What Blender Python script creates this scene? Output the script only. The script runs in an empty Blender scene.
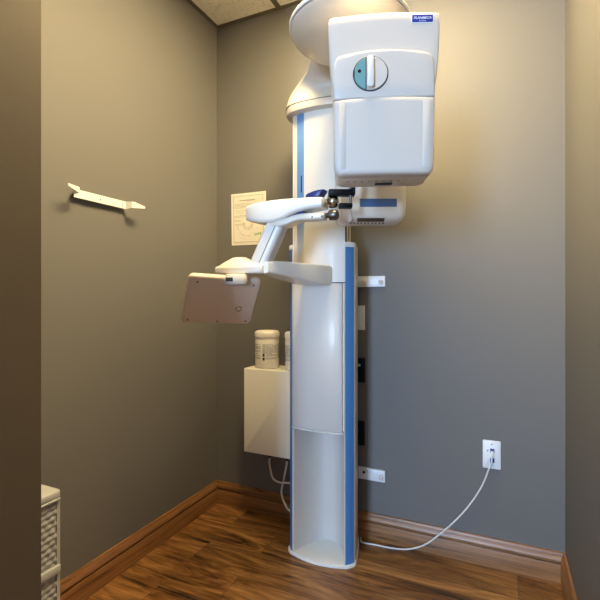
import bpy, bmesh, math, random
from mathutils import Vector, Matrix
random.seed(7)
SC = bpy.context.scene
COL = SC.collection
PI = math.pi

# ------------------------------------------------------------------ camera frame (used only to read distances)
CAM = Vector((1.358, -1.912, 1.078))
FOC = 436.0
A = math.radians(24.6)
FW = Vector((-math.sin(A), math.cos(A), 0.0))
RT = Vector((math.cos(A), math.sin(A), 0.0))
HY = 297.0

def C(l, d, z):                      # lateral, depth from the viewpoint, height
    p = CAM + RT * l + FW * d
    return Vector((p.x, p.y, z))

def atY(px, py, Y):                  # the point of the plane y=Y seen at px,py
    v = FW + RT * ((px - 300) / FOC)
    t = (Y - CAM.y) / v.y
    return Vector((CAM.x + v.x * t, Y, CAM.z + (HY - py) / FOC * t))

def atD(px, py, d):
    return C((px - 300) / FOC * d, d, CAM.z + (HY - py) / FOC * d)

# ------------------------------------------------------------------ materials
def lin(c):
    c = c / 255.0
    return c / 12.92 if c <= 0.04045 else ((c + 0.055) / 1.055) ** 2.4

def rgb(*c):
    return (lin(c[0]), lin(c[1]), lin(c[2]), 1.0)

def mat(name, col, rough=0.5, metal=0.0, bump=0.0, bscale=300.0, coat=0.0, var=0.0, alpha=None, spec=0.5):
    m = bpy.data.materials.new(name)
    m.use_nodes = True
    nt = m.node_tree
    b = nt.nodes['Principled BSDF']
    b.inputs['Base Color'].default_value = col
    b.inputs['Roughness'].default_value = rough
    b.inputs['Metallic'].default_value = metal
    b.inputs['Coat Weight'].default_value = coat
    b.inputs['Coat Roughness'].default_value = 0.08
    b.inputs['Specular IOR Level'].default_value = spec
    if alpha is not None:
        b.inputs['Alpha'].default_value = alpha
    if bump > 0 or var > 0:
        tc = nt.nodes.new('ShaderNodeTexCoord')
        n = nt.nodes.new('ShaderNodeTexNoise')
        n.inputs['Scale'].default_value = bscale
        n.inputs['Detail'].default_value = 3.0
        nt.links.new(tc.outputs['Object'], n.inputs['Vector'])
        if bump > 0:
            bp = nt.nodes.new('ShaderNodeBump')
            bp.inputs['Strength'].default_value = bump
            bp.inputs['Distance'].default_value = 0.002
            nt.links.new(n.outputs['Fac'], bp.inputs['Height'])
            nt.links.new(bp.outputs['Normal'], b.inputs['Normal'])
        if var > 0:
            mx = nt.nodes.new('ShaderNodeMix')
            mx.data_type = 'RGBA'
            mx.inputs[6].default_value = tuple(c * (1 - var) for c in col[:3]) + (1,)
            mx.inputs[7].default_value = tuple(min(1, c * (1 + var)) for c in col[:3]) + (1,)
            nt.links.new(n.outputs['Fac'], mx.inputs[0])
            nt.links.new(mx.outputs[2], b.inputs['Base Color'])
    return m

M = {}
M['wall'] = mat('wall_paint', rgb(111, 109, 106), 0.62, bump=0.12, bscale=260, var=0.03, spec=0.35)
M['wall_shaded'] = mat('shaded_wall_paint', rgb(86, 74, 57), 0.62, bump=0.12, bscale=260, var=0.03, spec=0.35)  # wall paint darkened to put the partition's shade into its colour
M['white'] = mat('white_plastic', rgb(232, 230, 224), 0.30, coat=0.25)
M['shell'] = mat('white_gloss_shell', rgb(210, 203, 195), 0.42, coat=0.10)
M['beige'] = mat('warm_white_plastic', rgb(226, 220, 208), 0.35, coat=0.15)
M['panelback'] = mat('beige_plastic', rgb(226, 206, 186), 0.5)
M['dome'] = mat('beige_gloss_plastic', rgb(204, 194, 178), 0.3, coat=0.2)
M['column'] = mat('warm_white_column', rgb(222, 216, 206), 0.45, coat=0.05)
M['trough'] = mat('grey_white_trough', rgb(208, 201, 193), 0.4)
M['blue'] = mat('blue_trim', rgb(74, 128, 186), 0.35)
M['bluedark'] = mat('dark_blue_band', rgb(64, 100, 152), 0.4)
M['navy'] = mat('navy_plastic', rgb(22, 38, 110), 0.35)
M['black'] = mat('black_plastic', rgb(4, 6, 12), 0.4, spec=0.2)
M['darkgap'] = mat('dark_gap', rgb(38, 36, 34), 0.6)
M['seam'] = mat('grey_seam', rgb(120, 116, 108), 0.5)
M['chrome'] = mat('chrome', rgb(190, 184, 172), 0.16, metal=1.0)
M['steel'] = mat('brushed_metal', rgb(120, 116, 110), 0.35, metal=1.0)
M['alu'] = mat('white_bracket', rgb(222, 224, 226), 0.35)
M['teal'] = mat('teal_plastic', rgb(112, 158, 160), 0.35)
M['sticker'] = mat('blue_sticker', rgb(12, 42, 146), 0.35)
M['ink'] = mat('white_ink', rgb(235, 238, 245), 0.5)
M['boxpaint'] = mat('cream_box_paint', rgb(234, 228, 214), 0.45, bump=0.05, bscale=400)
M['canister'] = mat('cream_canister_plastic', rgb(238, 232, 218), 0.4)
M['lid'] = mat('canister_lid_plastic', rgb(242, 236, 224), 0.35)
M['label_ink'] = mat('label_grey_blue_print', rgb(150, 150, 158), 0.6)
M['label_black'] = mat('label_black_print', rgb(50, 48, 48), 0.6)
M['paper'] = mat('cream_paper', rgb(236, 232, 222), 0.8)
M['print'] = mat('pale_grey_print', rgb(150, 142, 130), 0.8)
M['print_light'] = mat('paler_print', rgb(216, 210, 196), 0.8)
M['green'] = mat('green_print', rgb(52, 150, 62), 0.7)
M['sticker_pale'] = mat('pale_sticker', rgb(232, 230, 212), 0.7)
M['cable'] = mat('white_cable', rgb(226, 226, 222), 0.45)
M['cablegrey'] = mat('cream_cable', rgb(216, 204, 186), 0.5)
M['hanger'] = mat('white_hanger_metal', rgb(230, 230, 230), 0.4)
M['plate'] = mat('white_wall_plate', rgb(228, 230, 234), 0.35)
M['drawer'] = mat('taupe_grey_wicker_plastic', rgb(166, 167, 168), 0.45)
M['drawerlid'] = mat('pale_grey_plastic', rgb(180, 181, 182), 0.4)
M['tbar'] = mat('tan_ceiling_grid', rgb(100, 90, 74), 0.5)

# fading blue stripe (a print that fades out towards its lower end)
def fade_stripe(z0, z1):
    m = bpy.data.materials.new('fading_blue_stripe'); m.use_nodes = True
    nt = m.node_tree; b = nt.nodes['Principled BSDF']
    b.inputs['Roughness'].default_value = 0.35
    tc = nt.nodes.new('ShaderNodeTexCoord'); sp = nt.nodes.new('ShaderNodeSeparateXYZ')
    mr = nt.nodes.new('ShaderNodeMapRange'); mr.interpolation_type = 'SMOOTHSTEP'
    mr.inputs['From Min'].default_value = z0; mr.inputs['From Max'].default_value = z1
    mx = nt.nodes.new('ShaderNodeMix'); mx.data_type = 'RGBA'
    mx.inputs[6].default_value = rgb(224, 222, 216); mx.inputs[7].default_value = rgb(98, 140, 190)
    nt.links.new(tc.outputs['Object'], sp.inputs[0]); nt.links.new(sp.outputs['Z'], mr.inputs['Value'])
    nt.links.new(mr.outputs['Result'], mx.inputs[0]); nt.links.new(mx.outputs[2], b.inputs['Base Color'])
    return m

def wood(name, dark, mid, light, board=False):
    """streaky rustic wood; planks along X when board is False, grain along the mesh's own X/Y otherwise"""
    m = bpy.data.materials.new(name); m.use_nodes = True
    nt = m.node_tree; N = nt.nodes; L = nt.links; b = N['Principled BSDF']
    tc = N.new('ShaderNodeTexCoord')
    src = tc.outputs['Object']
    ramp = N.new('ShaderNodeValToRGB'); cr = ramp.color_ramp
    cr.elements[0].position = 0.30; cr.elements[0].color = dark
    cr.elements[1].position = 0.72; cr.elements[1].color = light
    e = cr.elements.new(0.45); e.color = mid
    if not board:
        br = N.new('ShaderNodeTexBrick')
        br.inputs['Scale'].default_value = 1.0
        br.inputs['Brick Width'].default_value = 1.22
        br.inputs['Row Height'].default_value = 0.155
        br.inputs['Mortar Size'].default_value = 0.0012
        br.inputs['Color1'].default_value = (0, 0, 0, 1); br.inputs['Color2'].default_value = (1, 1, 1, 1)
        br.inputs['Mortar'].default_value = (0.5, 0.5, 0.5, 1)
        br.offset = 0.8
        mo = N.new('ShaderNodeMapping'); mo.inputs['Location'].default_value = (-0.2, 0.018, 0)
        L.new(src, mo.inputs['Vector']); L.new(mo.outputs[0], br.inputs['Vector'])
        sep = N.new('ShaderNodeSeparateColor'); L.new(br.outputs['Color'], sep.inputs[0])
        com = N.new('ShaderNodeCombineXYZ')
        k = N.new('ShaderNodeMath'); k.operation = 'MULTIPLY'; k.inputs[1].default_value = 9.0
        L.new(sep.outputs[0], k.inputs[0]); L.new(k.outputs[0], com.inputs['X']); L.new(k.outputs[0], com.inputs['Z'])
        add = N.new('ShaderNodeVectorMath'); add.operation = 'ADD'
        L.new(src, add.inputs[0]); L.new(com.outputs[0], add.inputs[1]); vec = add.outputs[0]
    else:
        vec = src
    mp = N.new('ShaderNodeMapping'); mp.inputs['Scale'].default_value = (1.9, 9.5, 9.5) if not board else (2.2, 2.2, 60.0)
    L.new(vec, mp.inputs['Vector'])
    n1 = N.new('ShaderNodeTexNoise'); n1.inputs['Scale'].default_value = 1.0; n1.inputs['Detail'].default_value = 6.0
    n1.inputs['Roughness'].default_value = 0.62 if board else 0.64; n1.inputs['Distortion'].default_value = 1.3 if board else 2.0
    L.new(mp.outputs[0], n1.inputs['Vector'])
    mp2 = N.new('ShaderNodeMapping'); mp2.inputs['Scale'].default_value = (5.0, 120.0, 120.0) if not board else (4.0, 4.0, 300.0)
    L.new(vec, mp2.inputs['Vector'])
    n2 = N.new('ShaderNodeTexNoise'); n2.inputs['Scale'].default_value = 1.0; n2.inputs['Detail'].default_value = 3.0
    L.new(mp2.outputs[0], n2.inputs['Vector'])
    ma = N.new('ShaderNodeMath'); ma.operation = 'MULTIPLY_ADD'; ma.inputs[1].default_value = 0.22 if board else 0.30; 
    L.new(n2.outputs['Fac'], ma.inputs[0]); 
    sb = N.new('ShaderNodeMath'); sb.operation = 'SUBTRACT'; sb.inputs[1].default_value = 0.11 if board else 0.15
    L.new(n1.outputs['Fac'], sb.inputs[0]); L.new(sb.outputs[0], ma.inputs[2])
    L.new(ma.outputs[0], ramp.inputs['Fac'])
    out = ramp.outputs['Color']
    if not board:
        hs = N.new('ShaderNodeHueSaturation')
        mr = N.new('ShaderNodeMapRange'); mr.inputs['To Min'].default_value = 0.85; mr.inputs['To Max'].default_value = 1.4
        L.new(sep.outputs[0], mr.inputs['Value']); L.new(mr.outputs['Result'], hs.inputs['Value']); L.new(out, hs.inputs['Color'])
        mx = N.new('ShaderNodeMix'); mx.data_type = 'RGBA'; mx.inputs[7].default_value = rgb(96, 70, 42)
        L.new(br.outputs['Fac'], mx.inputs[0]); L.new(hs.outputs['Color'], mx.inputs[6]); out = mx.outputs[2]
    L.new(out, b.inputs['Base Color'])
    b.inputs['Roughness'].default_value = 0.33 if not board else 0.36
    bp = N.new('ShaderNodeBump'); bp.inputs['Strength'].default_value = 0.12; bp.inputs['Distance'].default_value = 0.002
    L.new(n1.outputs['Fac'], bp.inputs['Height']); L.new(bp.outputs['Normal'], b.inputs['Normal'])
    return m

M['floor'] = wood('rustic_wood_planks', rgb(34, 22, 12), rgb(114, 75, 38), rgb(180, 132, 78))
M['oak'] = wood('stained_oak_trim', rgb(84, 52, 26), rgb(136, 92, 52), rgb(164, 118, 72), board=True)

def ceiling_mat():
    m = bpy.data.materials.new('fissured_acoustic_tile'); m.use_nodes = True
    nt = m.node_tree; N = nt.nodes; L = nt.links; b = N['Principled BSDF']
    tc = N.new('ShaderNodeTexCoord')
    v = N.new('ShaderNodeTexNoise'); v.inputs['Scale'].default_value = 85; v.inputs['Detail'].default_value = 4; v.inputs['Roughness'].default_value = 0.7
    L.new(tc.outputs['Object'], v.inputs['Vector'])
    r = N.new('ShaderNodeValToRGB'); r.color_ramp.elements[0].position = 0.36; r.color_ramp.elements[0].color = rgb(212, 205, 190)
    r.color_ramp.elements[1].position = 0.46; r.color_ramp.elements[1].color = rgb(244, 240, 230)
    L.new(v.outputs['Fac'], r.inputs['Fac']); L.new(r.outputs['Color'], b.inputs['Base Color'])
    b.inputs['Roughness'].default_value = 0.9
    bp = N.new('ShaderNodeBump'); bp.inputs['Strength'].default_value = 0.4; bp.inputs['Distance'].default_value = 0.003
    L.new(v.outputs['Fac'], bp.inputs['Height']); L.new(bp.outputs['Normal'], b.inputs['Normal'])
    return m
M['ceiling'] = ceiling_mat()

def emit(name, col, s):
    m = bpy.data.materials.new(name); m.use_nodes = True
    b = m.node_tree.nodes['Principled BSDF']
    b.inputs['Base Color'].default_value = (0.8, 0.8, 0.8, 1)
    b.inputs['Emission Color'].default_value = col
    b.inputs['Emission Strength'].default_value = s
    return m

# ------------------------------------------------------------------ mesh helpers
def loft(bm, rings, cap0=True, cap1=True, closed=True):
    rows = [[bm.verts.new(p) for p in r] for r in rings]
    n = len(rows[0])
    for a, b in zip(rows[:-1], rows[1:]):
        for i in range(n if closed else n - 1):
            j = (i + 1) % n
            bm.faces.new((a[i], a[j], b[j], b[i]))
    if cap0: bm.faces.new(list(reversed(rows[0])))
    if cap1: bm.faces.new(rows[-1])
    return rows

def rr(w, h, r, n=5, cx=0.0, cy=0.0):
    """rounded rectangle, counter-clockwise"""
    r = min(r, w / 2 - 1e-5, h / 2 - 1e-5)
    out = []
    for sx, sy, a0 in ((1, -1, -PI / 2), (1, 1, 0), (-1, 1, PI / 2), (-1, -1, PI)):
        ox, oy = cx + sx * (w / 2 - r), cy + sy * (h / 2 - r)
        for k in range(n + 1):
            a = a0 + k / n * PI / 2
            out.append((ox + r * math.cos(a), oy + r * math.sin(a)))
    return out

def frame(o, u, v, w):
    o, u, v, w = Vector(o), Vector(u).normalized(), Vector(v).normalized(), Vector(w).normalized()
    return lambda a, b, c: o + u * a + v * b + w * c

WORLD = frame((0, 0, 0), (1, 0, 0), (0, 1, 0), (0, 0, 1))

def slab(bm, fr, w, h, t, r=0.004, e=0.002, cx=0, cy=0, c0=0.0, n=4):
    """rounded plate in the u,v plane of frame fr, thickness t along w, with softened edges"""
    e = min(e, t / 2.01, r * 0.9 if r > 0 else e)
    rings = []
    for (ins, c) in ((e, c0), (e * 0.3, c0 + e * 0.3), (0, c0 + e), (0, c0 + t - e), (e * 0.3, c0 + t - e * 0.3), (e, c0 + t)):
        rings.append([fr(a, b, c) for a, b in rr(w - 2 * ins, h - 2 * ins, max(r - ins, 0.0003), n, cx, cy)])
    loft(bm, rings)

def box(bm, x0, x1, y0, y1, z0, z1, r=0.002):
    slab(bm, WORLD, x1 - x0, y1 - y0, z1 - z0, max(r, 0.0006), max(r, 0.0006), (x0 + x1) / 2, (y0 + y1) / 2, z0, 3)

def rawbox(bm, x0, x1, y0, y1, z0, z1):
    ps = [(x0, y0), (x1, y0), (x1, y1), (x0, y1)]
    loft(bm, [[(a, b, z0) for a, b in ps], [(a, b, z1) for a, b in ps]])

def prism(bm, poly, z0, z1):
    loft(bm, [[Vector((a, b, z0)) for a, b in poly], [Vector((a, b, z1)) for a, b in poly]])

def catmull(pts, n=10):
    P = [Vector(p) for p in pts]
    P = [P[0] * 2 - P[1]] + P + [P[-1] * 2 - P[-2]]
    out = []
    for i in range(1, len(P) - 2):
        a, b, c, d = P[i - 1:i + 3]
        for k in range(n):
            t = k / n
            out.append(0.5 * ((2 * b) + (c - a) * t + (2 * a - 5 * b + 4 * c - d) * t * t + (3 * b - a - 3 * c + d) * t ** 3))
    out.append(P[-2])
    return out

def tube(bm, pts, r, n=10, rs=None):
    pts = [Vector(p) for p in pts]
    up = Vector((0, 0, 1)); prev = None; rings = []
    for i, p in enumerate(pts):
        t = (pts[min(i + 1, len(pts) - 1)] - pts[max(i - 1, 0)]).normalized()
        if prev is None:
            u = t.cross(up)
            if u.length < 1e-3: u = t.cross(Vector((1, 0, 0)))
        else:
            u = prev - t * prev.dot(t)
        u.normalize(); v = t.cross(u); prev = u
        rad = rs[i] if rs else r
        rings.append([p + (u * math.cos(2 * PI * k / n) + v * math.sin(2 * PI * k / n)) * rad for k in range(n)])
    loft(bm, rings)

def lathe(bm, fr, prof, n=32):
    """prof: (radius, height along w)"""
    rings = []
    for r, c in prof:
        r = max(r, 1e-4)
        rings.append([fr(r * math.cos(2 * PI * k / n), r * math.sin(2 * PI * k / n), c) for k in range(n)])
    loft(bm, rings)

def BM(): return bmesh.new()

ORG = {}
def obj(name, bm, m, parent=None, sharp=35, loc=None):
    """link one mesh object; mesh coordinates are given in the world (or in the parent's frame when local)"""
    bmesh.ops.remove_doubles(bm, verts=bm.verts, dist=1e-6)
    bmesh.ops.recalc_face_normals(bm, faces=bm.faces)
    off = Vector((0, 0, 0))
    if parent is not None: off = ORG[parent.name]
    elif loc is not None: off = Vector(loc)
    if parent is None and loc is None: off = Vector((0, 0, 0))
    bmesh.ops.translate(bm, verts=bm.verts, vec=-off)
    me = bpy.data.meshes.new(name); bm.to_mesh(me); bm.free()
    me.shade_smooth(); me.set_sharp_from_angle(angle=math.radians(sharp))
    o = bpy.data.objects.new(name, me); COL.objects.link(o)
    me.materials.append(m if not isinstance(m, str) else M[m])
    if parent is not None: o.parent = parent; ORG[o.name] = off
    else: o.location = off; ORG[o.name] = off
    return o

def thing(name, label, cat, loc, group=None):
    o = bpy.data.objects.new(name, None); COL.objects.link(o)
    o.empty_display_size = 0.05
    o.location = loc; ORG[o.name] = Vector(loc)
    o['label'] = label; o['category'] = cat
    if group: o['group'] = group
    return o

def tag(o, label, cat, group=None):
    o['label'] = label; o['category'] = cat
    if group: o['group'] = group
    return o

def struct(name, bm, m, sharp=35, parent=None):
    o = obj(name, bm, m, parent, sharp)
    o['kind'] = 'structure'
    return o

def text_bm(s, size, fr, shear=0.0, width=None):
    cu = bpy.data.curves.new('t', 'FONT'); cu.body = s; cu.size = size; cu.align_x = 'CENTER'; cu.align_y = 'CENTER'
    cu.extrude = 0.00012; cu.shear = shear; cu.resolution_u = 3; cu.offset = size * 0.012
    ob = bpy.data.objects.new('t', cu); COL.objects.link(ob)
    bpy.context.view_layer.update()
    me = bpy.data.meshes.new_from_object(ob.evaluated_get(bpy.context.evaluated_depsgraph_get()))
    bpy.data.objects.remove(ob); bpy.data.curves.remove(cu)
    bm = bmesh.new(); bm.from_mesh(me); bpy.data.meshes.remove(me)
    xs = [v.co.x for v in bm.verts]; k = 1.0
    if width: k = width / (max(xs) - min(xs))
    for v in bm.verts: v.co = fr(v.co.x * k, v.co.y, v.co.z)
    return bm

# ================================================================== THE SETTING
CH = 2.5           # ceiling height
RX = 1.583         # right wall
PY0, PY1 = -1.507, -1.387   # partition beside the opening
HB = -5.2          # far end of the room behind the viewer
bm = BM(); rawbox(bm, -0.1, 3.0, HB - 0.1, 0.1, -0.05, 0.0); struct('floor', bm, 'floor')
bm = BM(); rawbox(bm, -0.1, 3.0, HB - 0.1, 0.1, CH, CH + 0.05); struct('ceiling', bm, 'ceiling')
bm = BM(); rawbox(bm, -0.1, RX + 0.1, 0.0, 0.1, 0, CH); struct('wall_back', bm, 'wall')
bm = BM(); rawbox(bm, -0.1, 0.0, HB, 0.0, 0, CH); struct('wall_left', bm, 'wall')
bm = BM(); rawbox(bm, RX, RX + 0.1, HB, 0.0, 0, CH); struct('wall_right', bm, 'wall')
bm = BM(); rawbox(bm, 0.0, 0.6, PY0, PY1, 0, CH); struct('wall_front', bm, 'wall_shaded')
# wall with the window behind the viewer
WX0, WX1, WZ0, WZ1 = 0.42, 1.20, 0.75, 2.05
bm = BM()
rawbox(bm, -0.1, WX0, HB - 0.1, HB, 0, CH); rawbox(bm, WX1, RX + 0.1, HB - 0.1, HB, 0, CH)
rawbox(bm, WX0, WX1, HB - 0.1, HB, 0, WZ0); rawbox(bm, WX0, WX1, HB - 0.1, HB, WZ1, CH)
struct('wall_rear', bm, 'wall')
bm = BM()
for a, b, c, d in ((WX0, WX0 + .05, WZ0, WZ1), (WX1 - .05, WX1, WZ0, WZ1), (WX0 + .05, WX1 - .05, WZ0, WZ0 + .05), (WX0 + .05, WX1 - .05, WZ1 - .05, WZ1)):
    rawbox(bm, a, b, HB - 0.08, HB - 0.03, c, d)
rawbox(bm, (WX0 + WX1) / 2 - .02, (WX0 + WX1) / 2 + .02, HB - 0.08, HB - 0.03, WZ0 + .05, WZ1 - .05)
struct('window_1', bm, 'white')

# baseboards: moulded oak profile (distance from the wall, height)
BP = [(0, 0), (.017, 0), (.017, .068), (.0160, .071), (.0095, .0725), (.0090, .0770), (.0165, .0795), (.0178, .085), (.0155, .093), (.011, .101), (.0075, .107), (.0065, .112), (0, .113)]
def baseboard(name, ends):
    """ends: two functions (dist, height) -> point, mitred"""
    bm = BM(); loft(bm, [[e(d, h) for d, h in BP] for e in ends]); return struct(name, bm, 'oak', 25)
baseboard('baseboard_back', [lambda d, h: Vector((d, -d, h)), lambda d, h: Vector((RX - d, -d, h))])
baseboard('baseboard_left', [lambda d, h: Vector((d, -d, h)), lambda d, h: Vector((d, PY1 + d, h))])
baseboard('baseboard_right', [lambda d, h: Vector((RX - d, -d, h)), lambda d, h: Vector((RX - d, -2.6, h))])

# ceiling grid
n = 0
def trim(x0, x1, y0, y1, z0=CH - 0.006, z1=CH):
    global n
    n += 1
    bm = BM(); rawbox(bm, x0, x1, y0, y1, z0, z1); struct('trim_%d' % n, bm, 'tbar')
trim(0, 0.016, PY1, 0); trim(0.016, RX, -0.016, 0); trim(RX - 0.016, RX, PY1, -0.016)
trim(0.362, 0.386, PY1, -0.016); trim(1.23, 1.254, PY1, -0.016)
trim(0.016, 0.362, -0.63, -0.606); trim(1.254, RX - .016, -0.63, -0.606)

# ================================================================== THE X-RAY UNIT
CX = 0.683
xr = thing('panoramic_xray_machine', 'tall white and blue dental panoramic x-ray machine standing against the back wall', 'x-ray machine', (CX, -0.15, 0))

# --- base plate
right = [(.098, -.035), (.119, -.10), (.135, -.17), (.1435, -.206), (.1445, -.2215), (.1425, -.2285), (.139, -.236), (.128, -.250), (.117, -.260)]
def outline(ex=0.0, sag=0.0):
    pts = [(CX + x + ex * (1 if x > 0 else -1), y - (ex if y < -.2 else 0)) for x, y in right]
    front = []
    for k in range(1, 12):
        t = k / 12; x = .117 * (1 - 2 * t)
        front.append((CX + x, -.260 - ex - sag * (1 - (x / .117) ** 2)))
    left = [(CX - x - ex, y - (ex if y < -.2 else 0)) for x, y in reversed(right)]
    return pts + front + left
bm = BM()
o0 = outline(.002, .022); o1 = outline(.006, .024)
loft(bm, [[Vector((a, b, 0)) for a, b in o1], [Vector((a, b, .007)) for a, b in o1], [Vector((a, b, .011)) for a, b in o0]])
obj('base_plate', bm, 'white', xr)

# --- fixed column: back, sides and the concave trough
Z0, ZF = .011, 1.290
def arc(r_in, n=22):
    """concave trough from right front lip to left front lip"""
    out = []
    for k in range(n + 1):
        t = k / n; x = .110 * (1 - 2 * t)
        y = -.118 - .138 * abs(x / .110) ** 2.4
        out.append((CX + x, y))
    return out
shell = [(CX + x, y) for x, y in right[:5]]
shell_full = [(CX + x, y) for x, y in right] + arc(0) + [(CX - x, y) for x, y in reversed(right)]
bm = BM(); prism(bm, shell_full, Z0, ZF); obj('fixed_column', bm, 'trough', xr, 28)
# blue corner trims and pale side rails, each a strip laid over the corner
def strip(pts, t, z0, z1, side):
    bm = BM()
    P = [Vector((CX + side * x, y, 0)) for x, y in pts]
    inner, outer = [], []
    for i, p in enumerate(P):
        d = (P[min(i + 1, len(P) - 1)] - P[max(i - 1, 0)]).normalized()
        nrm = Vector((-d.y, d.x, 0)) * (-side)
        inner.append(p - nrm * .0004); outer.append(p + nrm * t)
    poly = outer + list(reversed(inner))
    loft(bm, [[p + Vector((0, 0, z0)) for p in poly], [p + Vector((0, 0, z1)) for p in poly]])
    return bm
for s in (1, -1):
    obj('blue_corner_trim', strip(right[5:], .0016, Z0, ZF - .012, s), 'blue', xr)
    obj('side_rail', strip(right[:5] + [(.1428, -.2275)], .0016, Z0, ZF, s), 'beige', xr)
    bm = BM()
    cp = [(CX + s * x * 1.0, y) for x, y in [(.094, -.06), (.112, -.10), (.133, -.17), (.1455, -.206), (.1475, -.224), (.141, -.241), (.129, -.255), (.117, -.264), (.108, -.255), (.106, -.20), (.088, -.15)]]
    loft(bm, [[Vector((a, b, ZF - .012)) for a, b in cp], [Vector((a, b, ZF)) for a, b in cp],
              [Vector((CX + (a - CX) * .985, b * .985 - .003, ZF + .007)) for a, b in cp]])
    obj('rail_cap', bm, 'white', xr)
# --- the sliding column that carries the machine
def lens(front, edge, back_off=.004, w=.1145, n=20):
    pts = []
    for k in range(n + 1):
        t = k / n; x = w * (2 * t - 1)
        pts.append((CX + x, edge - (front - edge) * -1 * (1 - abs(x / w) ** 2.2)))
    for k in range(1, n):
        t = k / n; x = w * (1 - 2 * t)
        y = -.118 - back_off - .130 * abs(x / w) ** 2.4
        pts.append((CX + x, min(y, edge + .006)))
    return pts
ZC0, ZSEAM, ZTOP = .533, 1.133, 1.842
bm = BM(); prism(bm, lens(-.277, -.2565), ZC0 + .008, ZTOP); obj('sliding_column', bm, 'column', xr, 28)

def panel(x0, x1, f_front, f_back, z0, z1, e=.004, n=20):
    """vertical curved panel between two depth functions, softened at its rim"""
    bm = BM(); rings = []
    for ins, tt in ((0, 0), (0, .55), (e * .35, .88), (e, 1.0)):
        ring = []
        a, b, c, d = x0 + ins, x1 - ins, z0 + ins, z1 - ins
        def pt(x, z):
            yb, yf = f_back(x), f_front(x)
            return Vector((CX + x, yb + (yf - yb) * tt, z))
        for k in range(n): ring.append(pt(a + (b - a) * k / n, c))
        for k in range(6): ring.append(pt(b, c + (d - c) * k / 6))
        for k in range(n): ring.append(pt(b + (a - b) * k / n, d))
        for k in range(6): ring.append(pt(a, d + (c - d) * k / 6))
        rings.append([bm.verts.new(p) for p in ring])
    N_ = len(rings[0])
    for p, q in zip(rings[:-1], rings[1:]):
        for i in range(N_):
            bm.faces.new((p[i], p[(i + 1) % N_], q[(i + 1) % N_], q[i]))
    for R_ in (rings[0], rings[-1]):
        bot = R_[:n + 1]; top = [R_[n + 6 + n - k] for k in range(n + 1)]
        lft = [R_[(N_ - k) % N_] for k in range(7)]; rgt = R_[n:n + 7]
        # the rim columns are closed with n-gons, the middle with quads
        for k in range(n):
            if k == 0: f = [bot[0], bot[1], top[1], top[0]] + [lft[j] for j in range(5, 0, -1)]
            elif k == n - 1: f = [bot[k]] + rgt + [top[k]]
            else: f = [bot[k], bot[k + 1], top[k + 1], top[k]]
            bm.faces.new(f)
    return bm
fb = lambda x: -.2565 - .0205 * (1 - abs(x / .1145) ** 2.2) + .001
ff = lambda x: -.270 - .018 * (1 - abs(x / .1145) ** 2.2)
obj('front_cover', panel(-.115, .108, ff, fb, ZC0 + .006, ZSEAM), 'shell', xr, 32)
obj('cover_edge', panel(.109, .1165, lambda x: -.268, lambda x: -.254, ZC0 + .01, ZSEAM, .002, 4), 'white', xr)
obj('cover_lip', panel(-.116, .114, lambda x: ff(x) - .002, fb, ZC0, ZC0 + .0055, .0015), 'white', xr)
obj('column_seam', panel(-.115, .1165, lambda x: fb(x) - .008, fb, ZSEAM + .0005, ZSEAM + .004, .0005), 'darkgap', xr)
# upper part: edge strip, blue stripe, slot
fu = lambda x: fb(x) - .0018
st = obj('blue_stripe', panel(-.0925, -.0575, fu, fb, 1.195, ZTOP - .002, .0008, 6), fade_stripe(1.20, 1.44), xr)
obj('slot', panel(-.073, -.068, lambda x: fb(x) - .0028, fb, 1.51, 1.58, .0008, 4), 'black', st)
obj('column_edge', panel(-.1150, -.1135, lambda x: fb(x) - .004, fb, 1.20, ZTOP, .0008, 3), 'white', xr)
# guide rods behind the sliding column
for px in (347.5, 350.0):
    p = atY(px, 240, -.135)
    bm = BM(); tube(bm, [(p.x, p.y, 1.2), (p.x, p.y, 1.62)], .0035); obj('guide_rod', bm, 'white', xr)

# --- wall brackets of the column with their bolts
for zc, hh in ((1.147, .048), (.286, .052)):
    bm = BM()
    slab(bm, frame((0.80, 0, zc), (1, 0, 0), (0, 0, 1), (0, -1, 0)), .20, hh, .014, .003, .002)
    br = obj('wall_bracket', bm, 'alu', xr)
    for i, bx in enumerate((.800, .882)):
        bm = BM()
        if zc < .5 and i == 0:
            lathe(bm, frame((bx + .004, -.0138, zc + .006), (1, 0, 0), (0, 0, 1), (0, -1, 0)), [(.0065, 0), (.0065, .0012), (.001, .0012)], 16)
            obj('bolt_hole', bm, 'black', br)
        else:
            lathe(bm, frame((bx, -.0135, zc - .003), (1, 0, 0), (0, 0, 1), (0, -1, 0)), [(.011, 0), (.011, .004), (.009, .008), (.004, .0095), (.0005, .010)], 20)
            obj('bolt', bm, 'trough', br)

# --- shoulder: band on top of the column, neck leaning forward to the swivel housing
DC = C(.160, 1.42, 0)                # swivel axis
def lens_ring(cx, cy, hw, y0, y1, z, n=32, p=2.6):
    pts = []
    for k in range(n):
        a = 2 * PI * k / n
        ca, sa = math.cos(a), math.sin(a)
        x = hw * math.copysign(abs(ca) ** (2 / p), ca); yy = math.copysign(abs(sa) ** (2 / p), sa)
        pts.append(Vector((cx + x, cy + (y1 - y0) / 2 * yy, z)))
    return pts
SX = CX - .006
bm = BM()
loft(bm, [lens_ring(SX, -.185, .140, -.30, -.07, 1.836, p=3), lens_ring(SX, -.185, .150, -.31, -.065, 1.840, p=3), lens_ring(SX, -.185, .153, -.312, -.062, 1.852, p=3), lens_ring(SX, -.185, .151, -.31, -.062, 1.866, p=3)])
obj('shoulder_band', bm, 'dome', xr)
bm = BM()
loft(bm, [lens_ring(SX, -.185, .149, -.308, -.064, 1.866, p=3), lens_ring(SX, -.185, .149, -.308, -.064, 1.8695, p=3)]); obj('shoulder_seam', bm, 'seam', xr)
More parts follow.
